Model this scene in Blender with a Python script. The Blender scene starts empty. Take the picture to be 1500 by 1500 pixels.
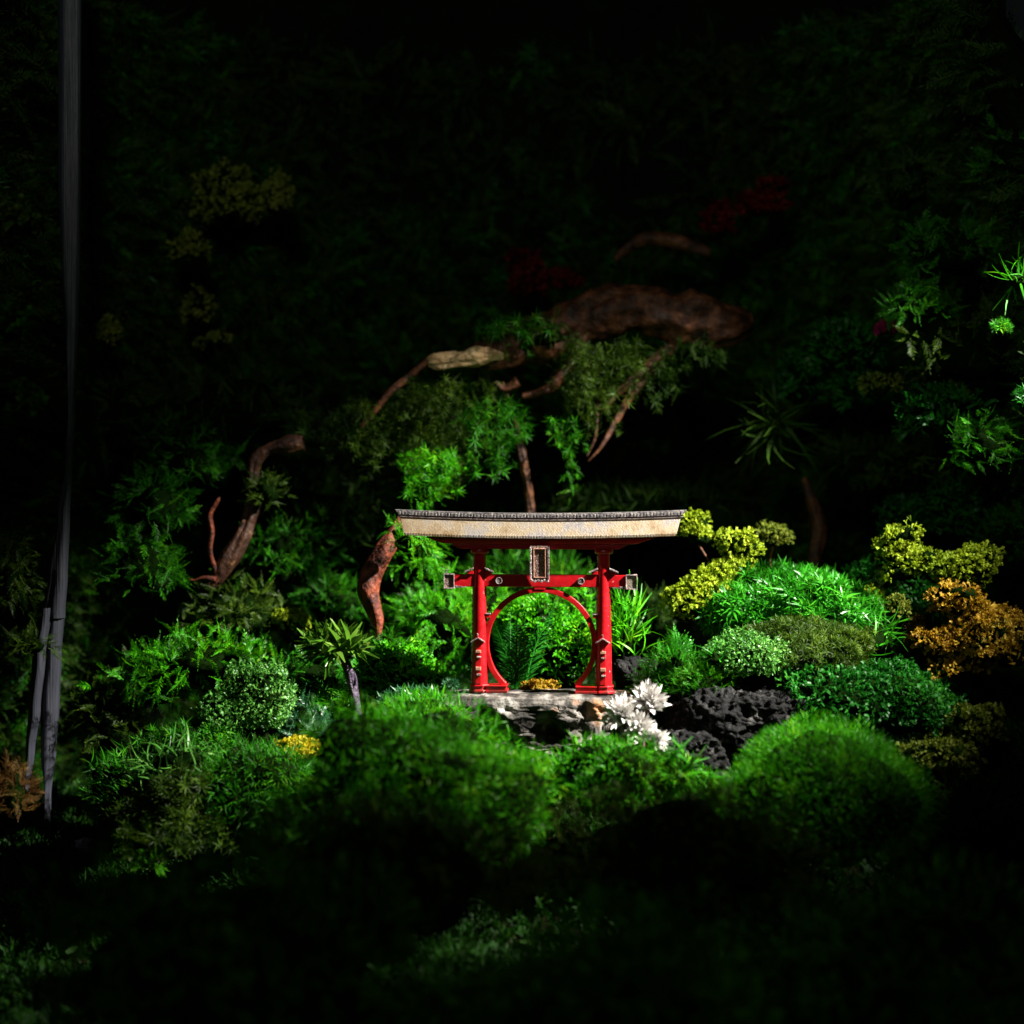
import bpy, math, random
import numpy as np
from mathutils import Vector, noise
PI = math.pi
sc = bpy.context.scene
C = sc.collection
D = 2.4                       # camera distance to the gate plane (metres, 1 m = 1000 target pixels there)
HZ = 0.05                     # camera height

# ------------------------------------------------------------------ tagging
def tag(o, label=None, cat=None, group=None, kind=None):
    if label: o['label'] = label
    if cat: o['category'] = cat
    if group: o['group'] = group
    if kind: o['kind'] = kind
    return o

def empty(name, loc=(0, 0, 0), rz=0):
    o = bpy.data.objects.new(name, None); C.objects.link(o)
    o.location = loc; o.rotation_euler = (0, 0, rz); o.empty_display_size = .02
    return o

def at(px, py, Y):
    s = (D + Y) / D * .001
    return np.array([(px - 750) * s, Y, HZ + (700 - py) * s])
def sc_at(Y): return (D + Y) / D * .001

# ------------------------------------------------------------------ materials
def newmat(name):
    m = bpy.data.materials.new(name); m.use_nodes = True
    nt = m.node_tree; nt.nodes.clear()
    out = nt.nodes.new('ShaderNodeOutputMaterial')
    return m, nt, out
def N(nt, t, **kw):
    n = nt.nodes.new(t)
    for k, v in kw.items():
        if k.startswith('i_'): n.inputs[int(k[2:])].default_value = v
        else: setattr(n, k, v)
    return n
def ramp(nt, cols, inter='LINEAR'):
    r = nt.nodes.new('ShaderNodeValToRGB'); e = r.color_ramp; e.interpolation = inter
    while len(e.elements) < len(cols): e.elements.new(.5)
    for i, (p, c) in enumerate(cols):
        e.elements[i].position = p; e.elements[i].color = (*c, 1)
    return r

def leafmat(name, cols, rough=.45, trans=.3, spec=.22, nscale=18):
    """cols: list of 2-4 colours spread over the leaves at random, plus slow drift through the plant"""
    m, nt, out = newmat(name); L = nt.links.new
    geo = N(nt, 'ShaderNodeNewGeometry'); tc = N(nt, 'ShaderNodeTexCoord')
    nz = N(nt, 'ShaderNodeTexNoise'); nz.inputs['Scale'].default_value = nscale; nz.inputs['Detail'].default_value = 3
    L(tc.outputs['Object'], nz.inputs['Vector'])
    mx = N(nt, 'ShaderNodeMath', operation='MULTIPLY_ADD'); mx.inputs[1].default_value = .5
    L(geo.outputs['Random Per Island'], mx.inputs[0])
    m2 = N(nt, 'ShaderNodeMath', operation='MULTIPLY_ADD'); m2.inputs[1].default_value = 1.3; m2.inputs[2].default_value = -.4
    L(nz.outputs['Fac'], m2.inputs[0]); L(m2.outputs[0], mx.inputs[2])
    r = ramp(nt, [(i / (len(cols) - 1) * .8 + .1, c) for i, c in enumerate(cols)])
    L(mx.outputs[0], r.inputs['Fac'])
    p = N(nt, 'ShaderNodeBsdfPrincipled')
    p.inputs['Roughness'].default_value = rough; p.inputs['Specular IOR Level'].default_value = spec
    L(r.outputs['Color'], p.inputs['Base Color'])
    t = N(nt, 'ShaderNodeBsdfTranslucent'); L(r.outputs['Color'], t.inputs['Color'])
    ms = N(nt, 'ShaderNodeMixShader'); ms.inputs[0].default_value = trans
    L(p.outputs[0], ms.inputs[1]); L(t.outputs[0], ms.inputs[2]); L(ms.outputs[0], out.inputs['Surface'])
    return m

def surfmat(name, cols, scale=30, rough=.6, metal=0, bump=.3, bdist=.002, detail=8, spec=.5, stretch=(1, 1, 1), extra=None, inter='LINEAR', bscale=None):
    m, nt, out = newmat(name); L = nt.links.new
    tc = N(nt, 'ShaderNodeTexCoord'); mp = N(nt, 'ShaderNodeMapping'); mp.inputs['Scale'].default_value = stretch
    L(tc.outputs['Object'], mp.inputs['Vector'])
    nz = N(nt, 'ShaderNodeTexNoise'); nz.inputs['Scale'].default_value = scale; nz.inputs['Detail'].default_value = detail
    nz.inputs['Roughness'].default_value = .65
    L(mp.outputs[0], nz.inputs['Vector'])
    r = ramp(nt, cols, inter); L(nz.outputs['Fac'], r.inputs['Fac'])
    n2 = N(nt, 'ShaderNodeTexNoise'); n2.inputs['Scale'].default_value = bscale or scale * 3; n2.inputs['Detail'].default_value = 8
    L(mp.outputs[0], n2.inputs['Vector'])
    b = N(nt, 'ShaderNodeBump'); b.inputs['Strength'].default_value = bump; b.inputs['Distance'].default_value = bdist
    L(n2.outputs['Fac'], b.inputs['Height'])
    p = N(nt, 'ShaderNodeBsdfPrincipled')
    p.inputs['Roughness'].default_value = rough; p.inputs['Metallic'].default_value = metal
    p.inputs['Specular IOR Level'].default_value = spec
    L(r.outputs['Color'], p.inputs['Base Color']); L(b.outputs[0], p.inputs['Normal'])
    rr = N(nt, 'ShaderNodeMapRange'); rr.inputs['To Min'].default_value = max(.05, rough - .15); rr.inputs['To Max'].default_value = min(1, rough + .15)
    L(n2.outputs['Fac'], rr.inputs['Value']); L(rr.outputs[0], p.inputs['Roughness'])
    L(p.outputs[0], out.inputs['Surface'])
    if extra: extra(nt, tc, r, b, p)
    return m

G = {}
G['bright'] = leafmat('moss_bright', [(.030, .055, .003), (.020, .20, .002), (.05, .34, .003), (.09, .44, .004), (.24, .52, .012)], .42)
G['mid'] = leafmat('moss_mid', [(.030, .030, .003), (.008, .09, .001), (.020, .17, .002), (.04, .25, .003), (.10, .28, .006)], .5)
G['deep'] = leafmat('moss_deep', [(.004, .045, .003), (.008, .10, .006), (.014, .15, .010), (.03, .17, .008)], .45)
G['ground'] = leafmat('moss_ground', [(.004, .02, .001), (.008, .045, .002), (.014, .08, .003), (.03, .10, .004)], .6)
G['grass'] = leafmat('moss_grass', [(.008, .09, .003), (.018, .19, .005), (.035, .30, .008), (.10, .40, .020)], .35, .3, .5)
G['pale'] = leafmat('moss_pale', [(.02, .09, .01), (.05, .20, .02), (.10, .32, .04), (.24, .46, .11)], .4, .2, .5)
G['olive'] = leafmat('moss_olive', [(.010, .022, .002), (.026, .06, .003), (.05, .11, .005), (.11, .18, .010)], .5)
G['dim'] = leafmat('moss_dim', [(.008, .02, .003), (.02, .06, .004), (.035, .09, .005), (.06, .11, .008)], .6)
G['teal'] = leafmat('moss_teal', [(.006, .04, .012), (.015, .10, .03), (.05, .18, .07), (.16, .30, .16)], .35, .15, .6)
G['chart'] = leafmat('lichen_chartreuse', [(.10, .17, .006), (.22, .32, .010), (.33, .43, .016), (.46, .54, .04)], .6, .35)
G['oliveL'] = leafmat('lichen_olive', [(.07, .10, .010), (.14, .19, .016), (.20, .25, .025), (.28, .30, .04)], .6)
G['orange'] = leafmat('lichen_orange', [(.12, .055, .003), (.32, .17, .008), (.46, .29, .016), (.62, .48, .08)], .6, .35)
G['yellow'] = leafmat('lichen_yellow', [(.40, .35, .01), (.60, .52, .02), (.75, .62, .04)], .5)
G['red'] = leafmat('lichen_red', [(.05, .001, .001), (.11, .002, .002), (.18, .004, .004)], .6)
G['magenta'] = leafmat('lichen_magenta', [(.2, .003, .06), (.35, .005, .10), (.45, .02, .16)], .6)
G['rust'] = leafmat('moss_rust', [(.06, .025, .006), (.12, .05, .01), (.10, .09, .012)], .6)
soil = surfmat('soil', [(.3, (.004, .004, .002)), (.7, (.018, .014, .008))], 25, .95, bump=.8, bdist=.01, spec=0)
core = surfmat('moss_core', [(.3, (.0015, .004, .001)), (.7, (.005, .014, .002))], 30, 1, bump=.8, bdist=.006, spec=0)
darkcore = surfmat('wall_core', [(.3, (.002, .004, .002)), (.7, (.006, .012, .004))], 14, .95, bump=.8, bdist=.02, spec=.05)

# ------------------------------------------------------------------ numpy meshes
def mk(name, V, F, mats, mi=None, smooth=True, parent=None):
    V = np.asarray(V, dtype=np.float32).reshape(-1, 3); F = np.asarray(F, dtype=np.int32)
    me = bpy.data.meshes.new(name)
    k = F.shape[1]; n = len(F)
    me.vertices.add(len(V)); me.vertices.foreach_set('co', V.ravel())
    me.loops.add(n * k); me.loops.foreach_set('vertex_index', F.ravel())
    me.polygons.add(n); me.polygons.foreach_set('loop_start', np.arange(n, dtype=np.int32) * k)
    if not isinstance(mats, (list, tuple)): mats = [mats]
    for m in mats: me.materials.append(m)
    if mi is not None: me.polygons.foreach_set('material_index', np.asarray(mi, dtype=np.int32))
    me.polygons.foreach_set('use_smooth', np.full(n, smooth))
    me.update(calc_edges=True); me.validate()
    o = bpy.data.objects.new(name, me); C.objects.link(o)
    if parent: o.parent = parent
    return o

def strip(pts, wid, up=(1, 0, 0)):
    """flat leaf along pts; width vector = y axis"""
    V = []; F = []
    for p, w in zip(pts, wid):
        V += [(p[0], p[1] - w, p[2]), (p[0], p[1] + w, p[2])]
    for i in range(len(pts) - 1): F.append((2 * i, 2 * i + 1, 2 * i + 3, 2 * i + 2))
    return V, F
def blade(n=3, w=.07, bend=.35):
    pts = []; wd = []
    for i in range(n + 1):
        t = i / n; pts.append((bend * t * t, 0, t * (1 - .15 * bend * t))); wd.append(w * (1 - t ** 1.6) * .96 + .004 if i else w * .6)
    V, F = strip(pts, wd); return np.array(V), np.array(F)
def curl(w=.14):
    pts = [(0, 0, 0), (.10, 0, .35), (.32, 0, .62), (.62, 0, .70)]
    V, F = strip(pts, [w * .6, w, w, w * .5]); return np.array(V), np.array(F)
def fork(w=.09, seed=0):
    """little branching sprig: stem and forked tips"""
    r = random.Random(seed); V = []; F = []
    def seg(a, b, c, w0, w1):
        k = len(V)
        for p, ww in ((a, w0), (b, (w0 + w1) * .55), (c, w1)):
            q = r.uniform(-.5, .5)
            V.append((p[0] - ww * q, p[1] - ww, p[2])); V.append((p[0] + ww * q, p[1] + ww, p[2]))
        F.append((k, k + 1, k + 3, k + 2)); F.append((k + 2, k + 3, k + 5, k + 4))
    seg((0, 0, 0), (.02, 0, .25), (.05, 0, .5), w, w)
    for i in range(3):
        a = 2 * PI * i / 3 + r.uniform(-.5, .5); l = r.uniform(.3, .5); x, y = math.cos(a), math.sin(a)
        b = (.05 + x * l * .5, y * l * .5, .5 + l * .5); c = (.05 + x * l * 1.0, y * l * 1.0, .5 + l * .75)
        seg((.05, 0, .45), b, c, w * .9, w * .7)
        seg(b, (b[0] + y * .1, b[1] - x * .1, b[2] + .14), (b[0] + y * .2, b[1] - x * .2, b[2] + .2), w * .8, w * .5)
    return np.array(V), np.array(F)
def frond(pairs=8, L=.34, w=.05, bend=.4, ang=.95, seed=1):
    r = random.Random(seed); V = []; F = []
    def P(t): return Vector((bend * t * t, 0, t))
    pts = [P(i / 4) for i in range(5)]
    v, f = strip(pts, [.016, .014, .012, .010, .004]); V += v; F += f
    for i in range(pairs):
        t = .10 + .88 * i / pairs; b = P(t)
        l = L * math.sin(PI * (.18 + .80 * t)) ** .8
        for s in (-1, 1):
            a = ang + r.uniform(-.2, .2); l2 = l * r.uniform(.8, 1.15)
            d = Vector((r.uniform(-.1, .3), s * math.sin(a), math.cos(a))) * l2
            n = Vector((0, -s * math.cos(a), math.sin(a))) * w * r.uniform(.8, 1.2)
            k = len(V)
            for q in (b, b + d * .45 - n * .9 + Vector((.02, 0, 0)), b + d + Vector((.06 * l2 / L, 0, -.03)), b + d * .5 + n * .9 + Vector((.02, 0, 0))): V.append(tuple(q))
            F.append((k, k + 1, k + 2, k + 3))
    k = len(V); b = P(1)
    V += [tuple(b), tuple(b + Vector((0, w, .06))), tuple(b + Vector((.05, 0, .16))), tuple(b + Vector((0, -w, .06)))]; F.append((k, k + 1, k + 2, k + 3))
    return np.array(V), np.array(F)
def rosette(n=9, w=.10, seed=3):
    """small tuft of needles from one point"""
    r = random.Random(seed); VV = []; FF = []; k = 0
    for i in range(n):
        v, f = blade(2, w, .35)
        a = 2 * PI * i * .381966 * 1.0; tilt = .2 + 1.1 * (i / n)
        c, s_ = math.cos(tilt), math.sin(tilt); l = r.uniform(.7, 1.1)
        R = np.array([[c, 0, s_], [0, 1, 0], [-s_, 0, c]]); R2 = np.array([[math.cos(a), -math.sin(a), 0], [math.sin(a), math.cos(a), 0], [0, 0, 1]])
        v = (v * l) @ R.T @ R2.T; VV.append(v); FF.append(f + k); k += len(v)
    return np.vstack(VV), np.vstack(FF)
def ruffle(seed=0, w=.28):
    r = random.Random(seed); V = []; F = []
    n = 4
    for j, t in enumerate((0, .45, .8, 1.0)):
        for i in range(n + 1):
            u = (i / n - .5) * (0.5 + t * 1.9)
            z = t * math.cos(u * .5) + (.12 * (-1) ** i if j == 3 else 0)
            V.append((.22 * t * t + (.14 * math.sin(i * 2.1 + seed) * t), math.sin(u) * w * 1.9 * (0.35 + t * .65), z + r.uniform(-.05, .05)))
    for j in range(3):
        for i in range(n):
            a = j * (n + 1) + i; F.append((a, a + 1, a + n + 2, a + n + 1))
    return np.array(V), np.array(F)

def scatter(tm, P, Dr, S, rng):
    tv, tf = tm; n = len(P)
    Dr = Dr / np.linalg.norm(Dr, axis=1, keepdims=True)
    r = rng.normal(size=(n, 3)); X = r - (r * Dr).sum(1, keepdims=True) * Dr; X /= np.linalg.norm(X, axis=1, keepdims=True)
    Yv = np.cross(Dr, X)
    M = np.stack([X, Yv, Dr], axis=1)                    # n,3,3 rows are axes
    V = np.einsum('vk,nkj->nvj', tv, M) * S[:, None, None] + P[:, None, :]
    F = tf[None] + (np.arange(n) * len(tv))[:, None, None]
    return V.reshape(-1, 3), F.reshape(-1, tf.shape[1])

class Lump:
    """noisy ellipsoid in world space"""
    def __init__(s, c, r, rough, seed, flat=0):
        g = np.random.default_rng(seed); s.c = np.array(c); s.r = np.array(r)
        s.k = g.normal(size=(14, 3)) * np.array([2.2] * 5 + [5] * 5 + [10] * 4)[:, None]; s.p = g.uniform(0, 6.28, 14)
        s.a = np.array([.10] * 5 + [.055] * 5 + [.035] * 4) * rough
    def pos(s, u, k=1.0):
        d = 1 + (np.sin(u @ s.k.T + s.p) * s.a).sum(1)
        return s.c + u * s.r * (d * k)[:, None]
    def nrm(s, u):
        e = 1e-2; t = np.cross(u, np.array([.3, .2, .93])); t /= np.linalg.norm(t, axis=1, keepdims=True) + 1e-9; b = np.cross(u, t)
        def q(v): v = v / np.linalg.norm(v, axis=1, keepdims=True); return s.pos(v)
        n = np.cross(q(u + e * t) - q(u - e * t), q(u + e * b) - q(u - e * b)); n /= np.linalg.norm(n, axis=1, keepdims=True) + 1e-12
        sg = np.sign((n * u).sum(1)); sg[sg == 0] = 1
        return n * sg[:, None]
    def sheet(s, k=.95, nu=36, nv=20):
        th = np.linspace(0, 2 * PI, nu, endpoint=False); ph = np.linspace(.02, PI - .02, nv)
        T, Ph = np.meshgrid(th, ph); u = np.stack([np.cos(T) * np.sin(Ph), np.sin(T) * np.sin(Ph), np.cos(Ph)], -1).reshape(-1, 3)
        F = []
        for j in range(nv - 1):
            for i in range(nu):
                F.append((j * nu + i, (j + 1) * nu + i, (j + 1) * nu + (i + 1) % nu, j * nu + (i + 1) % nu))
        return s.pos(u, k), np.array(F)

TM = {
    'S': [blade(3, .055, .30), blade(3, .045, .55)],
    'G': [blade(4, .030, .55), blade(4, .036, .95), blade(4, .026, .25)],
    'C': [fork(.075, 1), fork(.09, 2), curl(.13)],
    'c': [curl(.16), curl(.11), fork(.10, 4)],
    'F': [frond(11, .30, .024, .45, .8, 1), frond(12, .24, .022, .8, .7, 2), frond(8, .36, .030, .3, .8, 5)],
    'R': [rosette(10, .10, 3), rosette(13, .07, 4)],
    'L': [fork(.16, 7), fork(.20, 8), ruffle(2, .2)],
}
MI = [0]
def cushion(label, px, py, rx, ry, Y, typ, col, leaf=14, n=None, rough=1.0, rd=None, jit=.5, up=.25, cat='moss', group=None, lumps=None, dens=1.0, name='moss_cushion', lo=-.5, cmat=None, kcore=.80):
    """a moss or lichen clump. px,py centre; rx,ry radii (target px); lumps: extra (dx,dy,rx,ry,dY) blobs of the same plant"""
    MI[0] += 1; seed = 1000 + MI[0]; rng = np.random.default_rng(seed)
    s = sc_at(Y); VV = []; FF = []; mi = []; k = 0
    bl = [(0, 0, rx, ry, 0)] + list(lumps or [])
    base = at(px, py, Y)
    for (dx, dy, ax, ay, dY) in bl:
        c = at(px + dx, py + dy, Y + dY); r = np.array([ax, (rd or (ax + ay) / 2 * .9), ay]) * s
        if rd and (dx or dy): r[1] = (ax + ay) / 2 * .9 * s
        lp = Lump(c, r, rough, seed + len(VV) * 7)
        kc = min(kcore, .6) if typ == 'F' else kcore; dp = .42 if typ == 'F' else .22
        if typ == 'F': leaf_ = leaf * .64
        elif typ == 'L': leaf_ = leaf * .70
        else: leaf_ = leaf
        v, f = lp.sheet(kc, 32, 18); VV.append(v); FF.append(f + k); mi.append(np.zeros(len(f))); k += len(v)
        area = 2 * PI * ((ax * ay + ax * r[1] / s + ay * r[1] / s) / 3)
        cnt = int((n or area / (leaf_ * leaf_) * {'S': 17, 'G': 11, 'C': 10, 'c': 11, 'F': 8, 'R': 7, 'L': 8}[typ]) * dens)
        cnt = max(cnt, 40)
        for j, tm in enumerate(TM[typ]):
            m = cnt // len(TM[typ]) + 1
            u = rng.normal(size=(m * 2, 3)); u /= np.linalg.norm(u, axis=1, keepdims=True); u = u[u[:, 2] > lo][:m]
            P = lp.pos(u, 1 - dp * rng.uniform(0, 1, len(u)) ** 1.6); n_ = lp.nrm(u)
            d = n_ + rng.normal(size=n_.shape) * jit + np.array([0, 0, up])
            S = leaf_ * s * rng.uniform(.65, 1.3, len(u))
            v, f = scatter(tm, P - n_ * (S * .15)[:, None], d, S, rng)
            VV.append(v); FF.append(f + k); mi.append(np.ones(len(f))); k += len(v)
    V = np.vstack(VV) - base
    o = mk(name, V, np.vstack(FF), [cmat or core, G[col]], np.concatenate(mi))
    o.location = base
    return tag(o, label, cat, group)

# ------------------------------------------------------------------ small solid builder (for the gate)
class MB:
    def __init__(s): s.v = []; s.f = []
    def poly(s, pts, faces):
        k = len(s.v); s.v += [tuple(p) for p in pts]; s.f += [tuple(i + k for i in f) for f in faces]; return s
    def box(s, x0, x1, y0, y1, z0, z1, M=None):
        p = [(x, y, z) for z in (z0, z1) for y in (y0, y1) for x in (x0, x1)]
        if M: p = [M(q) for q in p]
        return s.poly(p, [(0, 2, 3, 1), (4, 5, 7, 6), (0, 1, 5, 4), (2, 6, 7, 3), (0, 4, 6, 2), (1, 3, 7, 5)])
    def lathe(s, cx, cy, prof, n=32, ax='z'):
        pts = []; fs = []
        for (r, z) in prof:
            for i in range(n):
                a = 2 * PI * i / n + PI / n
                pts.append((cx + r * math.cos(a), cy + r * math.sin(a), z))
        m = len(prof)
        for j in range(m - 1):
            for i in range(n): fs.append((j * n + i, j * n + (i + 1) % n, (j + 1) * n + (i + 1) % n, (j + 1) * n + i))
        fs.append(tuple(range(n))[::-1]); fs.append(tuple((m - 1) * n + i for i in range(n)))
        if ax == 'y': pts = [(x, z, y) for x, y, z in pts]; fs = [f[::-1] for f in fs]
        return s.poly(pts, fs)
    def sweep(s, secs, closed=False):
        """secs: list of equal length rings"""
        n = len(secs[0]); pts = [p for r in secs for p in r]; fs = []
        m = len(secs)
        for j in range(m - (0 if closed else 1)):
            for i in range(n): fs.append((j * n + i, j * n + (i + 1) % n, ((j + 1) % m) * n + (i + 1) % n, ((j + 1) % m) * n + i))
        if not closed: fs.append(tuple(range(n))[::-1]); fs.append(tuple((m - 1) * n + i for i in range(n)))
        return s.poly(pts, fs)
    def build(s, name, mat, parent=None, bev=0, smooth=False, k=.001, jit=0):
        me = bpy.data.meshes.new(name); rr = random.Random(len(s.v))
        me.from_pydata([tuple(c * k + (rr.uniform(-jit, jit) * k if jit else 0) for c in p) for p in s.v], [], s.f); me.materials.append(mat)
        me.update()
        import bmesh
        bm = bmesh.new(); bm.from_mesh(me); bmesh.ops.recalc_face_normals(bm, faces=bm.faces); bm.to_mesh(me); bm.free()
        o = bpy.data.objects.new(name, me); C.objects.link(o)
        if parent: o.parent = parent
        if bev:
            b = o.modifiers.new('bevel', 'BEVEL'); b.width = bev * k; b.segments = 2; b.limit_method = 'ANGLE'; b.angle_limit = .6
        if smooth or bev:
            for p in me.polygons: p.use_smooth = True
            w = o.modifiers.new('wn', 'WEIGHTED_NORMAL') if bev else None
            try: me.set_sharp_from_angle(angle=.7)
            except Exception: pass
        return o

# ------------------------------------------------------------------ gate
def redx(nt, tc, r, b, p):
    L = nt.links.new
    p.inputs['Coat Weight'].default_value = .12; p.inputs['Coat Roughness'].default_value = .3
    n = N(nt, 'ShaderNodeTexNoise'); n.inputs['Scale'].default_value = 210; n.inputs['Detail'].default_value = 5; L(tc.outputs['Object'], n.inputs['Vector'])
    rp = ramp(nt, [(.70, (0, 0, 0)), (.72, (1, 1, 1))]); L(n.outputs['Fac'], rp.inputs['Fac'])
    mx = N(nt, 'ShaderNodeMixRGB'); mx.inputs['Color2'].default_value = (.62, .30, .28, 1); L(rp.outputs['Color'], mx.inputs['Fac']); L(r.outputs['Color'], mx.inputs['Color1'])
    sz = N(nt, 'ShaderNodeSeparateXYZ'); L(tc.outputs['Object'], sz.inputs[0])
    n3 = N(nt, 'ShaderNodeTexNoise'); n3.inputs['Scale'].default_value = 70; n3.inputs['Detail'].default_value = 6; L(tc.outputs['Object'], n3.inputs['Vector'])
    a = N(nt, 'ShaderNodeMath', operation='MULTIPLY_ADD'); a.inputs[1].default_value = .060; a.inputs[2].default_value = -.026; L(n3.outputs['Fac'], a.inputs[0])
    d = N(nt, 'ShaderNodeMath', operation='SUBTRACT'); L(a.outputs[0], d.inputs[0]); L(sz.outputs['Z'], d.inputs[1])
    mr = N(nt, 'ShaderNodeMapRange'); mr.inputs['From Min'].default_value = -.006; mr.inputs['From Max'].default_value = .006; mr.inputs['To Max'].default_value = .75; L(d.outputs[0], mr.inputs['Value'])
    m4 = N(nt, 'ShaderNodeMixRGB'); m4.inputs['Color2'].default_value = (.07, .018, .012, 1); L(mr.outputs[0], m4.inputs['Fac']); L(mx.outputs[0], m4.inputs['Color1'])
    L(m4.outputs[0], p.inputs['Base Color'])
red = surfmat('red_lacquer', [(.25, (.26, .001, .003)), (.5, (.42, .002, .006)), (.75, (.54, .006, .012))], 60, .38, 0, .25, .0012, extra=redx, bscale=160)
def goldx(nt, tc, r, b, p):
    L = nt.links.new
    # fine herringbone lines engraved on the roof boards
    sx = N(nt, 'ShaderNodeSeparateXYZ'); L(tc.outputs['Object'], sx.inputs[0])
    ab = N(nt, 'ShaderNodeMath', operation='ABSOLUTE'); L(sx.outputs['X'], ab.inputs[0])
    ad = N(nt, 'ShaderNodeMath', operation='ADD'); L(ab.outputs[0], ad.inputs[0]); L(sx.outputs['Z'], ad.inputs[1])
    ml = N(nt, 'ShaderNodeMath', operation='MULTIPLY'); ml.inputs[1].default_value = 1500; L(ad.outputs[0], ml.inputs[0])
    sn = N(nt, 'ShaderNodeMath', operation='SINE'); L(ml.outputs[0], sn.inputs[0])
    mr = N(nt, 'ShaderNodeMapRange'); mr.inputs['From Min'].default_value = -1; mr.inputs['To Min'].default_value = .62; L(sn.outputs[0], mr.inputs['Value'])
    sp = N(nt, 'ShaderNodeTexNoise'); sp.inputs['Scale'].default_value = 900; sp.inputs['Detail'].default_value = 2; L(tc.outputs['Object'], sp.inputs['Vector'])
    mr2 = N(nt, 'ShaderNodeMapRange'); mr2.inputs['From Min'].default_value = .35; mr2.inputs['From Max'].default_value = .65; mr2.inputs['To Min'].default_value = .62; mr2.inputs['To Max'].default_value = 1.30
    L(sp.outputs['Fac'], mr2.inputs['Value'])
    mm = N(nt, 'ShaderNodeMath', operation='MULTIPLY'); L(mr.outputs[0], mm.inputs[0]); L(mr2.outputs[0], mm.inputs[1])
    vm = N(nt, 'ShaderNodeVectorMath', operation='SCALE'); L(r.outputs['Color'], vm.inputs[0]); L(mm.outputs[0], vm.inputs['Scale'])
    L(vm.outputs[0], p.inputs['Base Color'])
gold = surfmat('weathered_bronze', [(.34, (.24, .15, .07)), (.48, (.38, .30, .20)), (.60, (.30, .27, .26)), (.72, (.18, .15, .14))], 22, .5, .35, .5, .0015, extra=goldx, bscale=400)
ridge = surfmat('ridge_pewter', [(.35, (.05, .045, .05)), (.52, (.22, .20, .20)), (.7, (.42, .36, .31))], 180, .45, .5, .6, .002, bscale=500)
silver = surfmat('worn_silver', [(.36, (.07, .045, .045)), (.52, (.34, .27, .26)), (.70, (.66, .58, .56))], 200, .4, .3, .6, .0015, bscale=500)
seam = surfmat('worn_seam', [(.40, (.02, .01, .01)), (.5, (.45, .40, .38)), (.6, (.85, .82, .80))], 260, .5, .1, .5, .001, bscale=500)
bronze = surfmat('plaque_bronze', [(.38, (.05, .025, .02)), (.52, (.14, .08, .065)), (.68, (.42, .28, .24))], 420, .5, .3, .9, .003, bscale=600)
copper = surfmat('worn_copper', [(.35, (.34, .13, .08)), (.65, (.58, .34, .24))], 250, .45, .1, .4, .001)
blackg = surfmat('dark_groove', [(.4, (.015, .012, .012)), (.7, (.05, .04, .04))], 300, .7)

GX, GZ = 791, 1014
g0 = at(GX, GZ, 0)
gate = empty('torii_gate', tuple(g0), -.09)
tag(gate, 'small red shrine gate with bronze roof and round ring opening, standing on the stone slab', 'gate')
def X(px): return px - GX
def Z(py): return GZ - py
def lift(u): return 5.2 * (u / 214) ** 2           # ends of the roof curve upward
def roofprof(name, prof, half_top, half_bot, ztop, zbot, mat, parent, n=40, bev=.5, curve=1.0):
    """prof: closed list of (d, z); half-length interpolated between ztop and zbot"""
    secs = []
    for i in range(n + 1):
        t = -1 + 2 * i / n; ring = []
        for (d, z) in prof:
            h = half_bot + (half_top - half_bot) * (z - zbot) / max(1e-6, ztop - zbot)
            u = t * h; ring.append((u, d, z + lift(u) * curve))
        secs.append(ring)
    return MB().sweep(secs).build(name, mat, parent, bev)
zt = Z(761) - 7 + 0
roof = roofprof('roof', [(-9, Z(763.2)), (9, Z(763.2)), (20.5, Z(785)), (19, Z(788)), (-19, Z(788)), (-20.5, Z(785))], 205, 198, Z(763), Z(788), gold, gate)
# eave trim: a row of small tile ends along both eaves
for sgn in (-1, 1):
    mb = MB()
    for i in range(98):
        u = -197 + 394 * (i + .5) / 98; l = lift(u)
        mb.box(u - 1.65, u + 1.65, sgn * 21.6 - 1.5, sgn * 21.6 + 1.5, Z(788.2) + l, Z(784.2) + l + (i % 2) * .3)
    mb.build('eave_tiles', gold, roof, .4)
rd = roofprof('ridge', [(-9, Z(763.4)), (9, Z(763.4)), (11, Z(761)), (-11, Z(761))], 209, 207, Z(761), Z(763.4), silver, roof, bev=.4)
roofprof('ridge_groove', [(-6, Z(761.2)), (6, Z(761.2)), (6, Z(758.8)), (-6, Z(758.8))], 207, 206, Z(759), Z(761), blackg, roof, bev=0)
rc = roofprof('ridge_cap', [(-9, Z(759)), (9, Z(759)), (9, Z(751.6)), (-9, Z(751.6))], 214, 208, Z(751.6), Z(759), ridge, roof, bev=.5)
mb = MB()
for i in range(86):
    u = -209 + 418 * (i + .5) / 86; l = lift(u)
    mb.box(u - 1.8, u + 1.8, -10.4, 10.4, Z(758.6) + l, Z(753.6) + l)
mb.build('ridge_tiles', ridge, rc, .5)
# red lintels under the roof
l1 = roofprof('upper_lintel', [(-15, Z(788.3)), (15, Z(788.3)), (13, Z(797)), (-13, Z(797))][::-1], 168, 142, Z(788.3), Z(797), red, gate, bev=.7, curve=.5)
l2 = roofprof('lower_lintel', [(-11, Z(797.2)), (11, Z(797.2)), (11, Z(804)), (-11, Z(804))][::-1], 130, 116, Z(797), Z(804), red, gate, bev=.6, curve=0)
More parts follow.
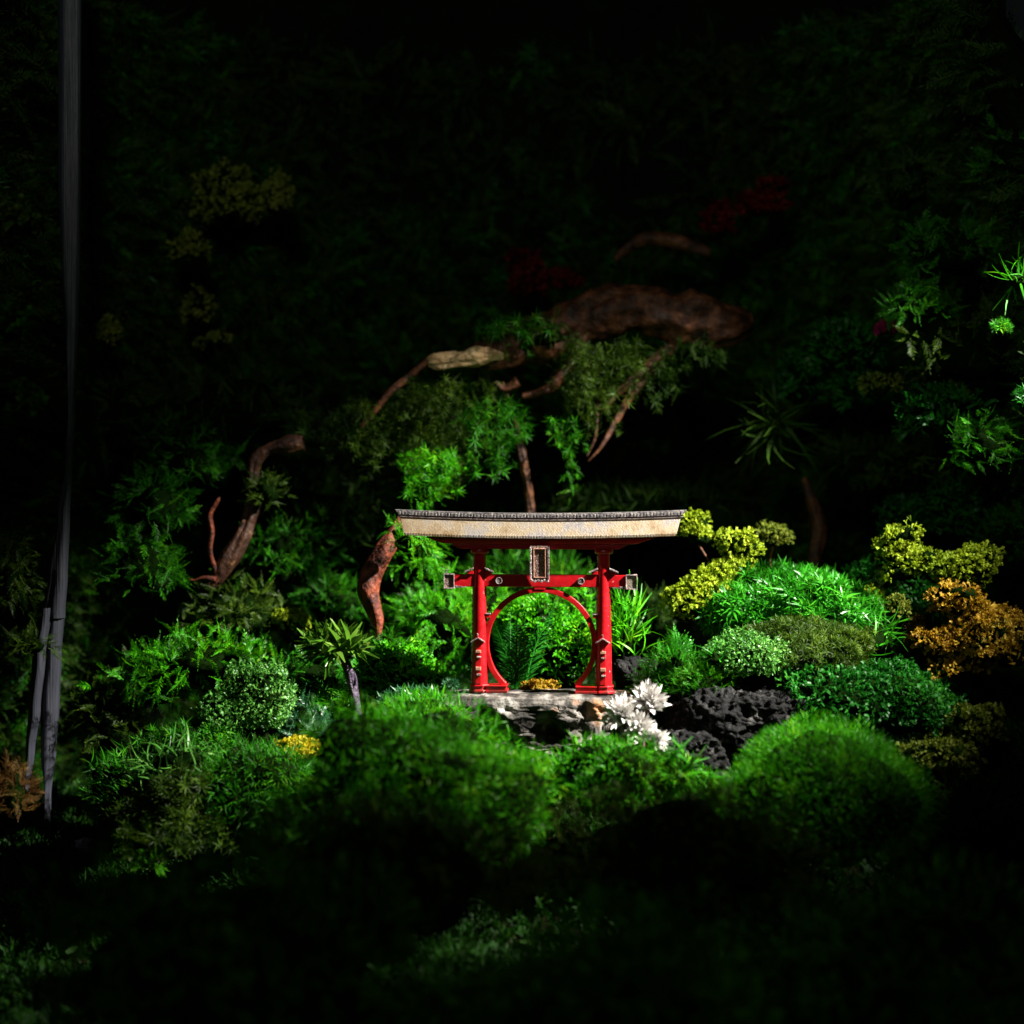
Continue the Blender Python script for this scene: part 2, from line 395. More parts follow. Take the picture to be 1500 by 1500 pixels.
# pillars
def rr_(t): return 8.6 + 3.4 * t
for s, pxc in ((-1, 702.5), (1, 884.5)):
    u = X(pxc)
    prof = [(rr_(i / 14), Z(810) + (Z(1003) - Z(810)) * i / 14) for i in range(15)]
    p = MB().lathe(u, 0, prof[::-1], 40).build('pillar', red, gate, smooth=True)
    p['label'] = 'left pillar' if s < 0 else 'right pillar'
    c = MB(); c.lathe(u, 0, [(12.5, Z(811)), (14, Z(808)), (13, Z(804.3))], 36); c.build('pillar_cap', red, p, .6)
    # silver casting seam down the left side of the pillar
    m = MB(); rs = random.Random(5 + s)
    for i in range(64):
        t0 = i / 64; t1 = (i + rs.uniform(.75, 1.05)) / 64
        za = Z(812) + (Z(1000) - Z(812)) * t0; zb = Z(812) + (Z(1000) - Z(812)) * t1
        a = PI * .985
        for q, w in ((t0, 0),):
            r0 = rr_(t0) + .2
            x = u + r0 * math.cos(a); y = -r0 * math.sin(a)
            m.box(x - 1.2 + rs.uniform(-.2, .2), x + .5, y - 1.3, y + 1.0, zb, za)
    m.build('casting_seam', seam, p, .25)
    # board with ledges and a tiny gable on the lower front of the pillar
    m = MB(); m.box(u - 5.2, u + 3.4, -14.2, -7, Z(1001), Z(934)); brd = m.build('board', red, p, .6)
    for zz, hh in ((951.5, 4.2), (960.5, 2.6), (976, 5.0), (986, 2.6)):
        wide = hh > 3; m = MB()
        m.box(u - (4.6 if wide else 3.4), u + 3.2, -17.0 if wide else -16, -14.0, Z(zz + hh), Z(zz))
        m.build('ledge', copper if wide else silver, brd, .5)
    m = MB(); pk = u - 1.0
    for q in (-1, 1):
        def T(pt, q=q): x, y, z = pt; return (pk + q * x, y, z - x * .62)
        m.box(-.2, 10, -19, -9, Z(934), Z(932.2), T)
    m.build('gable', red, p, .3)
    m = MB()
    for q in (-1, 1):
        def T(pt, q=q): x, y, z = pt; return (pk + q * x, y, z - x * .62)
        m.box(-.3, 10.6, -20.2, -18.9, Z(934.0), Z(931.9), T)
    m.box(pk - .7, pk + .7, -20, -18.5, Z(932), Z(927.5)); m.box(pk - 1.8, pk + .2, -20, -18.5, Z(928), Z(926.8))
    m.build('gable_trim', silver, p, .3)
    # wedge roofs where the tie beam passes through the pillar
    for q in (-1, 1):
        m = MB()
        def T(pt, q=q): x, y, z = pt; return (u + q * x, y, z - (x - 9) * .42)
        m.box(8.2, 20.5, -10.5, 10.5, Z(833.2), Z(831.6), T)
        w = m.build('wedge_roof', red, gate, .3)
        m = MB(); m.box(8.4, 21.2, -11.6, -10.4, Z(833.6), Z(831.0), T); m.build('wedge_trim', silver, w, .3)
        m = MB(); m.box(u + q * 8.4, u + q * 17.5, -9, 9, Z(841), Z(836.2)) if q > 0 else m.box(u - 17.5, u - 8.4, -9, 9, Z(841), Z(836.2)); m.build('wedge', red, w, .4)
    # lug joining ring and pillar
    m = MB(); ul = u - s * 12.5; m.box(ul - 3.2, ul + 3.2, -7, 7, Z(905), Z(900)); lg = m.build('ring_lug', red, gate, .4)
    m = MB(); m.box(ul - 4, ul + 4, -8, 8, Z(899.8), Z(898.2)); m.build('lug_cap', silver, lg, .3)
    # plinth: octagonal foot and the shoe under the ring
    m = MB()
    m.lathe(u, 0, [(16.8, Z(1014)), (17.2, Z(1012)), (16.6, Z(1010.3)), (14.2, Z(1009.6)), (14.0, Z(1005.5)), (15.6, Z(1004.6)), (15.0, Z(1002.6)), (12, Z(1002.2))], 8)
    f = m.build('plinth', red, gate, .5)
    m = MB(); xa, xb = sorted((u - s * 10, u - s * 39.5))
    m.box(xa, xb, -12, 12, Z(1009.8), Z(1005.2)); m.box(xa - (0 if s < 0 else 1.5), xb + (1.5 if s < 0 else 0), -13.6, 13.6, Z(1005.1), Z(1003.2))
    m.box(xa - (0 if s < 0 else 2), xb + (2 if s < 0 else 0), -14.5, 14.5, Z(1013.8), Z(1009.9)); m.build('ring_shoe', red, f, .5)
# tie beam
m = MB(); m.box(X(662), X(919), -6.5, 6.5, Z(859.5), Z(841.5)); beam = m.build('tie_beam', red, gate, .9)
m = MB()
for a, b in ((676, 688), (897, 911)): pass
for s in (-1, 1):
    xi = X(665) if s < 0 else X(917); xo = X(650.5) if s < 0 else X(932.5)
    a, b = sorted((xi, xo)); m = MB()
    zi0, zi1, zo0, zo1 = Z(862.0), Z(841), Z(863), Z(840.5)
    za0, za1 = (zo0, zo1) if s < 0 else (zi0, zi1); zb0, zb1 = (zi0, zi1) if s < 0 else (zo0, zo1)
    m.poly([(a, -7.5, za0), (b, -7.5, zb0), (b, 7.5, zb0), (a, 7.5, za0), (a, -7.5, za1), (b, -7.5, zb1), (b, 7.5, zb1), (a, 7.5, za1)],
           [(0, 3, 2, 1), (4, 5, 6, 7), (0, 1, 5, 4), (2, 3, 7, 6), (1, 2, 6, 5), (3, 0, 4, 7)])
    cap = m.build('beam_end_cap', bronze if s < 0 else gold, beam, .5)
    m = MB(); w = 1.5                                  # raised silver frame round the cap
    m.box(a - .6, b + .6, -9.2, -7.2, zi0 - .8, zi0 + .9); m.box(a - .6, b + .6, -9.2, -7.2, zi1 - 1.2, zi1 + .4)
    m.box(a - .5, a + .5, -9.3, -7.2, zi0 - .8, zi1 + .4); m.box(b - .5, b + .5, -9.3, -7.2, zi0 - .8, zi1 + .4)
    m.build('cap_frame', silver, cap, .35)
    m = MB(); rs = random.Random(3)                    # scalloped silver flashing along the lower edge
    for i in range(9):
        x = xi - s * (1 + i * 2.2); h = 3.6 - i * .33 + rs.uniform(-.5, .6)
        m.lathe(x, Z(860.2) + h * .2, [(h * .62, -8.1), (h * .45, -6.4)], 10, ax='y')
    m.build('scallop', silver, cap, .2)
for pxm in (731.5, 851.5):
    m = MB(); m.lathe(X(pxm), Z(850.3), [(4.9, -9.0), (4.9, -6.4)], 28, ax='y'); md = m.build('medallion', blackg, beam, 0)
    m = MB(); secs = []
    for i in range(28):
        a = 2 * PI * i / 28; ca, sa = math.cos(a), math.sin(a)
        secs.append([(X(pxm) + r * ca, d, Z(850.3) + r * sa) for r, d in ((5.1, -9.1), (5.1, -10.6), (3.7, -10.6), (3.7, -9.1))])
    m.sweep(secs, True); m.build('medallion_rim', silver, md, .25)
    m = MB()
    for i in range(3):
        a = PI * i / 3 + .3
        def T(pt, a=a): x, y, z = pt; return (X(pxm) + x * math.cos(a) - z * math.sin(a), y, Z(850.3) + x * math.sin(a) + z * math.cos(a))
        m.box(-3.1, 3.1, -10.0, -9.0, -.55, .55, T)
    m.build('medallion_star', silver, md, .2)
# ring
RC, RO, RI = Z(943.3), 83.4, 75.6
a0 = math.asin((1003.4 - 943.3) / 79.5) ; secs = []; rim = []
n = 96
for i in range(n + 1):
    a = -a0 + (PI + 2 * a0) * i / n; ca, sa = math.cos(a), math.sin(a)
    secs.append([(r * ca + .5, d, RC + r * sa) for r, d in ((RO, -5), (RO, 5), (RI, 5), (RI, -5))])
    rim.append([(r * ca + .5, d, RC + r * sa) for r, d in ((RO + .5, -5.9), (RO + .5, -4.8), (RO - 1.4, -4.8), (RO - 1.4, -5.9))])
ringo = MB().sweep(secs).build('ring', red, gate, .7)
m = MB(); m.box(-8, 8, -6, 6, Z(863.5), Z(858)); m.build('ring_saddle', red, ringo, .5)
# plaque, leaning forward at the top
def PT(pt):
    x, y, z = pt; zz = z - Z(850)
    return (x, y - zz * .09, z)
m = MB(); m.box(X(778.5), X(804), -15.5, -11.5, Z(849), Z(799), PT); plq = m.build('plaque', bronze, gate, .4)
m = MB(); rs = random.Random(8)
for s, xx in ((-1, 779), (1, 804.6)):
    for i in range(22):                                # twisted rope edge
        z = Z(848) + i * 2.2
        def T(pt, xx=xx, z=z, s=s):
            x, y, q = pt; return PT((X(xx) + x, y, z + q + x * .55 * s))
        m.box(-1.4, 1.4, -17.6, -13.5, -.8, .8, T)
for i in range(6):                                     # scalloped foot of the frame
    x = X(780.5 + i * 4.5); m.lathe(x, Z(849.5 + (0.9 if i % 2 else 0)), [(2.0, -17.4), (2.3, -16), (2.2, -13.2)], 10, ax='y')
m.build('plaque_frame', silver, plq, .45)
m = MB(); m.box(X(782.6), X(784.0), -17.2, -15.2, Z(846), Z(802), PT); m.box(X(799.4), X(800.6), -17.2, -15.2, Z(846), Z(802), PT); m.box(X(782.6), X(800.6), -17.2, -15.3, Z(845.8), Z(844.2), PT); m.box(X(782.6), X(800.6), -17.2, -15.3, Z(803.8), Z(802.2), PT)
m.build('inner_frame', copper, plq, .3)

# ------------------------------------------------------------------ terrain and cave
def fbm(p, o=5): return noise.fractal(Vector(p), 1.0, 2.0, o)
nx, ny = 120, 120; V = []; F = []
def gh(x, y):
    h = -.40 + .10 * max(0, y)
    t = max(0, min(1, (.0 - y) / .35)); t = t * t * (3 - 2 * t); h -= .17 * t
    h += .22 * max(0, x - .45) ** 1.2 * (1 - t)
    u = max(0, min(1, (-.30 - x) / .22)); u = u * u * (3 - 2 * u); h -= .15 * u * (1 - t * .6)
    return h + .03 * fbm((x * 3, y * 3, 0)) + .012 * fbm((x * 12, y * 12, 4))
for j in range(ny):
    for i in range(nx):
        x = -1.5 + 3.0 * i / (nx - 1); y = -1.5 + 2.9 * j / (ny - 1); V.append((x, y, gh(x, y)))
for j in range(ny - 1):
    for i in range(nx - 1): a = j * nx + i; F.append((a, a + 1, a + nx + 1, a + nx))
tag(mk('ground', V, F, soil), 'dark soil ground under the moss', kind='structure')

def wallpt(a, z):
    """U-shaped back wall; a in 0..1 from the right front round the back to the left front"""
    t = PI * a; c, s = math.cos(t), math.sin(t)
    x = (.88 if c > 0 else .96) * math.copysign(abs(c) ** .75, c); y = (.06 if c > 0 else -.12) * abs(c) + .88 * abs(s) ** .8
    bul = 1 - .12 * max(0, z)                       # leans inward towards the top
    return x * bul, y * bul + 0, z
V = []; F = []; na, nzz = 150, 80
for j in range(nzz):
    for i in range(na):
        a = i / (na - 1); z = -.6 + 2.0 * j / (nzz - 1); x, y, z = wallpt(a, z)
        n = fbm((x * 3, y * 3, z * 3)) * .10 + fbm((x * 8, y * 8, z * 8)) * .05
        k = 1 - n / 1.0; V.append((x * k, y * k, z))
for j in range(nzz - 1):
    for i in range(na - 1): a = j * na + i; F.append((a, a + 1, a + na + 1, a + na))
tag(mk('cave_wall', V, F, darkcore), 'dark mossy wall closing the scene behind', kind='structure')
WV = np.array(V).reshape(nzz, na, 3)
def wallscatter(name, label, typ, col, n, leaf, seed, amin=.02, amax=.98, zmin=-.5, zmax=.9, droop=-.3, patch=1.0):
    rng = np.random.default_rng(seed); VV = []; FF = []; k = 0
    for tm in TM[typ]:
        i = (rng.uniform(amin, amax, n) * (na - 2)).astype(int); j = ((rng.uniform(zmin, zmax, n) + .6) / 2.0 * (nzz - 2)).astype(int)
        P = WV[j, i] + rng.normal(size=(n, 3)) * .008
        pm = np.sin(P[:, 0] * 9 + seed) + np.sin(P[:, 2] * 11 + seed * 2) + np.sin(P[:, 1] * 8 + P[:, 2] * 5)
        P = P[pm > -patch]
        d = -P * np.array([1, 1, 0]) ; d /= np.linalg.norm(d, axis=1, keepdims=True)
        d = d + rng.normal(size=d.shape) * .55 + np.array([0, 0, droop])
        v, f = scatter(tm, P, d, leaf * .001 * rng.uniform(.6, 1.5, len(P)), rng); VV.append(v); FF.append(f + k); k += len(v)
    return tag(mk(name, np.vstack(VV), np.vstack(FF), G[col]), label, 'moss', kind='stuff')
wallscatter('wall_moss', 'dim feathery moss covering the back and side walls', 'F', 'dim', 7500, 46, 21, patch=1.6)
wallscatter('wall_moss', 'green feathery moss in patches over the walls', 'F', 'mid', 4500, 34, 27, patch=.1)
wallscatter('wall_moss', 'dull green needle moss in patches over the walls', 'R', 'deep', 5000, 24, 33, patch=.3)
# low ground cover between the cushions
rng = np.random.default_rng(77); VV = []; FF = []; k = 0
for tm in TM['R'] + TM['R'] + TM['C']:
    n = 4200; P = np.stack([rng.uniform(-.80, .80, n), rng.uniform(-.8, .7, n), np.zeros(n)], 1)
    P[:, 2] = [gh(x, y) for x, y, _ in P]
    d = rng.normal(size=P.shape) * .6 + np.array([0, 0, 1.0])
    v, f = scatter(tm, P, d, .024 * rng.uniform(.6, 1.5, n), rng); VV.append(v); FF.append(f + k); k += len(v)
tag(mk('ground_moss', np.vstack(VV), np.vstack(FF), G['ground']), 'low green ground cover growing between the cushions', 'moss', kind='stuff')

# ------------------------------------------------------------------ rocks
def rock(name, label, px, py, rx, ry, rd, Y, mat, fn, nu=150, nv=90, cat='rock', power=.5):
    c = at(px, py, Y); s = sc_at(Y)
    V = []; F = []
    for j in range(nv):
        ph = .02 + (PI - .04) * j / (nv - 1)
        for i in range(nu):
            th = 2 * PI * i / nu
            u = Vector((math.cos(th) * math.sin(ph), math.sin(th) * math.sin(ph), math.cos(ph)))
            q = Vector([math.copysign(abs(a) ** power, a) for a in u])
            m_ = max(abs(q.x), abs(q.y), abs(q.z)); q = q.lerp(q / m_ if m_ else q, .5)
            V.append(fn(q, Vector((rx, rd, ry))))
    for j in range(nv - 1):
        for i in range(nu): F.append((j * nu + i, (j + 1) * nu + i, (j + 1) * nu + (i + 1) % nu, j * nu + (i + 1) % nu))
    o = mk(name, np.array([tuple(v) for v in V]) * s, F, mat); o.location = c
    return tag(o, label, cat)
def slabfn(q, r):
    p = Vector((q.x * r.x, q.y * r.y, q.z * r.z))
    n = fbm(p / 38, 6); cell = noise.voronoi(p / 30)[0]; f1 = cell[0]
    top = max(0, min(1, (q.z - .55) / .3))
    side = 1 - top
    cell2 = noise.voronoi(p / 17 + Vector((7, 1, 4)))[0]
    k = (n * 12 + (f1 - .45) * 22 - 9 * max(0, .22 - (cell[1] - cell[0])) / .22 + (cell2[0] - .4) * 12 + fbm(p / 8, 5) * 6) * side
    d = Vector((q.x, q.y, q.z * .2)).normalized()
    p = p + d * k
    # hollows in the front face
    if q.y < 0:
        for hx, hz, w, dep in ((22, -10, 20, 34), (-62, -12, 34, 16), (-12, -16, 10, 10), (110, -12, 14, 12)):
            g = math.exp(-((p.x - hx) / w) ** 2 - ((p.z - hz) / 19) ** 2); p.y += dep * g * side
    p.z += fbm((p.x / 20, p.y / 20, 3), 4) * 1.6 * top + fbm(p / 14, 4) * 5 * side
    return p
def stonex(nt, tc, r, b, p):
    L = nt.links.new
    n = N(nt, 'ShaderNodeTexNoise'); n.inputs['Scale'].default_value = 16; n.inputs['Detail'].default_value = 3; L(tc.outputs['Object'], n.inputs['Vector'])
    rp = ramp(nt, [(.62, (0, 0, 0)), (.72, (.8, .8, .8))]); L(n.outputs['Fac'], rp.inputs['Fac'])
    mx = N(nt, 'ShaderNodeMixRGB'); mx.inputs['Color2'].default_value = (.50, .22, .09, 1); L(rp.outputs['Color'], mx.inputs['Fac']); L(r.outputs['Color'], mx.inputs['Color1'])
    L(mx.outputs[0], p.inputs['Base Color'])
stone = surfmat('slab_stone', [(.38, (.012, .010, .008)), (.47, (.045, .04, .034)), (.54, (.13, .115, .10)), (.64, (.28, .26, .235)), (.8, (.46, .44, .42))], 30, .8, 0, .8, .006, extra=stonex, spec=.3)
rock('stone_slab', 'pale rough stone slab with orange stains carrying the red gate', 786, 1057, 150, 44, 56, .010, stone, slabfn, 280, 130, cat='stone')
def lavafn(q, r):
    p = Vector((q.x * r.x, q.y * r.y, q.z * r.z)) * .92
    d = q.normalized(); k = fbm(p / 45, 5) * 16
    f = noise.voronoi(p / 13)[0]; f2 = noise.voronoi(p / 6 + Vector((3, 3, 3)))[0]
    k += -11 * max(0, .55 - f[0]) / .55 - 5 * max(0, .5 - f2[0]) / .5 + fbm(p / 7, 3) * 2.5
    return p + d * k
lava = surfmat('lava_stone', [(.44, (.002, .002, .002)), (.56, (.008, .008, .008)), (.70, (.09, .085, .08))], 45, .85, 0, 1, .008, spec=.2)
rock('lava_rock', 'large black pitted lava rock right of the white flowers', 1085, 1056, 116, 52, 80, -.02, lava, lavafn, 260, 150, power=.85)
rock('lava_rock', 'small dark lava stone poking out behind the right foot of the gate', 935, 988, 38, 26, 32, .10, lava, lavafn, 110, 70, power=.85)
rock('lava_rock', 'low dark rock hidden at the foot of the right front dome', 1010, 1105, 60, 38, 40, -.10, lava, lavafn, 120, 80, power=.85)
rock('dark_pebble', 'small violet black pebble in the moss at the lower left', 115, 1238, 20, 6, 14, -.10, surfmat('pebble', [(.4, (.05, .04, .09)), (.7, (.10, .08, .16))], 60, .5), lavafn, 50, 30, power=.85)

# ------------------------------------------------------------------ driftwood
def bark(name, cols, sc_=40): return surfmat(name, cols, sc_, .6, 0, .9, .004, stretch=(1, 1, 1), spec=.35)
barkbrown = bark('bark_brown', [(.36, (.012, .004, .002)), (.52, (.08, .026, .009)), (.70, (.24, .085, .030))])
barkred = bark('bark_red', [(.38, (.025, .006, .003)), (.52, (.13, .024, .009)), (.7, (.30, .07, .028))], 60)
barkpale = bark('wood_pale', [(.3, (.38, .20, .08)), (.5, (.62, .42, .20)), (.7, (.75, .58, .34))])
def tube(name, pts, rad, mat, parent=None, seg=28, seed=0, ridge_=.22, ns=9, twist=1.5, flat=1.0):
    """pts world-space centre line; rad metres"""
    P = [Vector(p) for p in pts]; n = len(P); C_ = []; R_ = []
    for i in range(n - 1):
        p0, p1, p2, p3 = P[max(i - 1, 0)], P[i], P[i + 1], P[min(i + 2, n - 1)]
        for j in range(ns):
            t = j / ns
            C_.append(.5 * ((2 * p1) + (p2 - p0) * t + (2 * p0 - 5 * p1 + 4 * p2 - p3) * t * t + (-p0 + 3 * p1 - 3 * p2 + p3) * t ** 3))
            R_.append(rad[i] + (rad[i + 1] - rad[i]) * t)
    C_.append(P[-1]); R_.append(rad[-1])
    V = []; F = []; m = len(C_); nrm = Vector((0, -1, .1)); L = 0
    base = C_[0].copy()
    for i in range(m):
        t = (C_[min(i + 1, m - 1)] - C_[max(i - 1, 0)]).normalized(); nrm = (nrm - t * nrm.dot(t)).normalized(); b = t.cross(nrm)
        if i: L += (C_[i] - C_[i - 1]).length
        for k in range(seg):
            a = 2 * PI * k / seg; r = R_[i]
            aa = a + L * twist * 4
            w = 1 + ridge_ * (noise.noise(Vector((math.cos(aa) * 2.2, math.sin(aa) * 2.2, L * 14 + seed))) + .5 * noise.noise(Vector((math.cos(aa) * 6, math.sin(aa) * 6, L * 22 + seed))) + .6 * noise.noise(Vector((seed, L * 30, 0))))
            V.append(tuple(C_[i] + (nrm * math.cos(a) * flat + b * math.sin(a)) * r * w - base))
    for i in range(m - 1):
        for k in range(seg): F.append((i * seg + k, i * seg + (k + 1) % seg, (i + 1) * seg + (k + 1) % seg, (i + 1) * seg + k))
    o = mk(name, V, F, mat)
    o.location = base if parent is None else base - parent.location
    if parent: o.parent = parent
    return o
def pxpath(L): return [at(*q[:3]) for q in L], [q[3] * sc_at(q[2]) for q in L]
# big driftwood above the gate
p, r = pxpath([(1095, 470, .42, 16), (1060, 478, .40, 34), (1000, 470, .38, 42), (930, 452, .38, 34), (860, 468, .38, 34), (800, 492, .36, 34), (745, 512, .34, 26), (705, 520, .33, 18), (680, 524, .325, 12)])
big = tube('driftwood', p, r, barkbrown, seed=3, seg=36, ridge_=.35)
tag(big, 'large gnarled driftwood branch arching above the gate, pale broken end at its left', 'driftwood')
p, r = pxpath([(628, 528, .31, 7), (598, 552, .31, 4), (570, 575, .30, 5), (550, 600, .30, 5), (530, 625, .30, 2)])
tube('side_branch', p, r, barkbrown, big, seg=16, seed=9, ridge_=.6)
p, r = pxpath([(738, 520, .315, 5), (722, 518, .31, 10), (700, 521, .305, 13), (680, 526, .305, 11), (655, 527, .305, 11), (635, 528, .305, 9), (624, 529, .31, 4)])
tube('bare_tip', p, r, barkpale, big, seg=28, seed=8, ridge_=.7, flat=.5)['label'] = 'pale bare wood where the bark has peeled'
for i, L in enumerate([
    [(855, 490, .36, 10), (830, 540, .35, 9), (800, 572, .34, 7), (765, 580, .33, 5)],
    [(990, 505, .37, 10), (940, 545, .36, 9), (905, 575, .35, 6), (880, 600, .34, 4)],
    [(985, 515, .37, 8), (930, 570, .36, 7), (900, 620, .35, 5), (880, 655, .34, 3), (862, 675, .34, 1)],
    [(880, 560, .35, 4), (875, 600, .34, 3), (872, 640, .34, 2), (860, 668, .34, 1)],
    [(760, 560, .33, 8), (740, 570, .33, 6), (725, 560, .33, 3)]]):
    p, r = pxpath(L); tube('side_branch' if i in (0, 1) else 'rootlet', p, r, barkbrown, big, seg=14, seed=20 + i, ridge_=.4)
p, r = pxpath([(445, 650, .26, 10), (420, 653, .26, 12), (392, 660, .26, 9), (372, 680, .26, 9), (371, 730, .26, 10), (360, 775, .25, 11), (338, 815, .24, 14), (318, 845, .24, 11), (300, 862, .24, 4)])
lb = tube('branch', p, r, bark('bark_golden', [(.38, (.015, .006, .003)), (.55, (.05, .016, .006)), (.68, (.26, .13, .035))]), seed=11, ridge_=.4)
tag(lb, 'crooked orange-brown branch bending down through the moss on the left', 'branch')
p, r = pxpath([(322, 852, .235, 4), (308, 812, .22, 3), (310, 780, .22, 4), (308, 755, .22, 4), (318, 735, .22, 3), (322, 728, .22, 1)]); tube('twig', p, r, barkred, lb, seg=10, seed=4, ridge_=.6, ns=6)
p, r = pxpath([(318, 850, .22, 5), (300, 846, .22, 3), (285, 850, .22, 2), (278, 848, .22, 1)]); tube('twig', p, r, barkred, lb, seg=10, seed=5, ridge_=.6, ns=6)
p, r = pxpath([(590, 762, .17, 10), (566, 800, .16, 13), (547, 833, .155, 15.5), (540, 862, .15, 15), (547, 890, .15, 12), (553, 912, .15, 8), (552, 937, .15, 3)])
tag(tube('root', p, r, barkred, seed=37, ridge_=.22, ns=14), 'thick rust-red curved root left of the gate roof', 'root')
p, r = pxpath([(1178, 700, .45, 4), (1190, 735, .44, 9), (1200, 775, .43, 12), (1195, 810, .42, 10), (1190, 845, .42, 9)])
tag(tube('stem', p, r, barkbrown, seed=41, ridge_=.3), 'dim brown stem rising behind the grassy mound at right', 'stem')
p, r = pxpath([(735, 560, .36, 3), (755, 620, .36, 4), (765, 670, .36, 7), (772, 705, .36, 6), (778, 760, .37, 8), (775, 800, .38, 8)])
tag(tube('hanging_root', p, r, barkbrown, seed=51, ridge_=.4), 'thin brown root hanging down behind the middle of the gate roof', 'root')
p, r = pxpath([(900, 380, .58, 4), (940, 352, .60, 9), (990, 354, .60, 11), (1040, 370, .60, 6)])
tag(tube('branch', p, r, barkbrown, seed=61), 'faint short branch in the darkness above the big driftwood', 'branch')

# ------------------------------------------------------------------ moss tables
cu = cushion
# foreground, out of focus
cu('broad blurred green cushion in front of the stone slab at centre left', 592, 1160, 180, 116, -.34, 'S', 'bright', 14, rd=120, rough=1.3, lumps=[(-115, 85, 120, 90, .02), (105, 30, 90, 82, 0)])
cu('small blurred moss hump right under the white flowers', 905, 1146, 105, 66, -.22, 'S', 'bright', 13, rough=1.3, lumps=[(105, 45, 70, 55, 0)])
cu('smooth round green moss dome in front of the black lava rock', 1205, 1180, 152, 120, -.27, 'S', 'bright', 11, rd=110, rough=.45, jit=.33)
cu('dark front cushion at the bottom centre edge', 900, 1480, 260, 190, -.75, 'F', 'mid', 40, rough=.9)
cu('dark front cushion at the bottom left corner', 330, 1450, 280, 190, -.70, 'F', 'mid', 40, rough=.9)
cu('dark front cushion at the bottom right corner', 1330, 1460, 260, 170, -.65, 'F', 'mid', 36, rough=.9)
cu('shaded olive cushion sloping down below the centre left cushion', 560, 1290, 230, 120, -.58, 'F', 'olive', 34, rough=.8)
cu('shaded cushion between the two front domes', 1010, 1260, 190, 110, -.50, 'F', 'olive', 30, rough=.9)
cu('low spiky green cushion under the pale ball moss on the left', 375, 1160, 100, 72, -.12, 'S', 'mid', 14, rough=.8)
cu('tuft of light pointed grass-moss fanning out at the left', 262, 1125, 62, 34, -.10, 'G', 'pale', 34, jit=.45, rd=40, dens=1.6, kcore=.6)
cu('fine grey-green moss slope below the pointed tuft', 265, 1200, 92, 62, -.14, 'R', 'olive', 16, rough=1.0)
cu('soft green rim cushion at the far left foot', 185, 1165, 58, 70, -.04, 'S', 'mid', 20, rough=.8)
cu('little isolated bright sprig at the lower left', 218, 1262, 26, 12, -.20, 'F', 'bright', 26, rough=1)
# centre left
cu('pale curly ball of moss on the left', 365, 1045, 64, 58, .0, 'c', 'pale', 8, rough=1.3, jit=.9, cmat=None)
cu('small dark teal sprigs beside the pale ball', 448, 1062, 36, 36, .02, 'F', 'teal', 26, rough=1, jit=.6, up=.6)
cu('bright curly moss ball right of the little tree', 580, 992, 56, 46, .12, 'C', 'bright', 15, rough=.5, lumps=[(52, 18, 30, 28, -.03)], jit=.5)
cu('bright short pointed cushion at the left end of the slab', 612, 1058, 66, 42, -.12, 'S', 'bright', 18, rough=.6, jit=.35)
cu('dark spiky moss between the bright ball and the slab', 600, 1032, 48, 20, -.03, 'R', 'teal', 15, jit=.4, up=.6)
cu('tiny black star moss on the left edge of the slab', 661, 1003, 7, 6, -.04, 'R', 'teal', 11, n=16, name='star_moss')
cu('bright tangled bush seen through the ring of the gate', 815, 952, 68, 72, .22, 'C', 'bright', 15, rough=.9, jit=.6, lumps=[(-38, -25, 44, 50, .05), (20, -50, 40, 34, .03)])
cu('bright layered fronds just left of the gate pillars', 650, 915, 66, 62, .26, 'F', 'bright', 32, rough=1.1, jit=.5, up=-.1, lumps=[(-10, 60, 50, 30, 0), (55, -35, 40, 34, .05)])
cu('green fronds under the left roof tip', 605, 815, 44, 48, .24, 'F', 'bright', 32, rough=1.1, up=-.3, dens=.9)
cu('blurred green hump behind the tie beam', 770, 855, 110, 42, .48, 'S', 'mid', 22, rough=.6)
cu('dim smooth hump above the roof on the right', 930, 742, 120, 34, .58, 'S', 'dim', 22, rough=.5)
cu('small orange lichen on the slab between the pillars', 790, 1008, 22, 9, .06, 'L', 'orange', 9, cat='lichen', name='lichen')
cu('upright bright grass tuft behind the right pillar', 917, 935, 24, 54, .12, 'G', 'bright', 40, jit=.4, up=1.0, rd=24, dens=3.4, kcore=.35)
cu('frilly olive lichen bit behind the little tree', 425, 907, 26, 12, .22, 'L', 'chart', 11, cat='lichen', name='lichen', lumps=[(14, 10, 8, 12, 0)])
cu('yellow lichen beside the foot of the pale ball', 436, 1096, 25, 13, -.08, 'L', 'yellow', 11, cat='lichen', name='lichen')
# right middle
cu('lumpy chartreuse lichen right of the gate', 1010, 872, 33, 30, .14, 'L', 'chart', 12, cat='lichen', name='lichen', rough=1.6, lumps=[(42, -28, 26, 22, .01), (22, -10, 24, 20, 0), (-10, 26, 22, 14, 0)])
cu('round chartreuse lichen head topping the cluster', 1080, 800, 24, 21, .16, 'L', 'chart', 11, cat='lichen', name='lichen', rough=1.6, lumps=[(0, 26, 18, 14, 0)])
cu('chartreuse lichen head touching the right roof tip', 1018, 775, 21, 22, .20, 'L', 'chart', 11, cat='lichen', name='lichen', rough=1.6)
cu('small dim lichen head on a thin stem behind the cluster', 1135, 786, 20, 15, .26, 'L', 'oliveL', 11, cat='lichen', name='lichen', rough=1.6)
cu('dense green grassy mound right of the lichen', 1160, 895, 125, 62, .16, 'R', 'grass', 22, rough=.6, jit=.5, rd=90, dens=1.5, up=.5)
cu('long loose grass blades trailing down the right mound', 1262, 938, 54, 42, .08, 'G', 'grass', 44, rough=.6, jit=.7, up=.3, dens=1.5)
cu('fine brownish moss strip on the right mound', 1180, 948, 88, 46, .03, 'R', 'olive', 10, rough=.9, jit=.6)
cu('fine speckled green cushion above the lava rock', 1098, 966, 66, 42, .0, 'c', 'pale', 7, rough=.6, jit=.8)
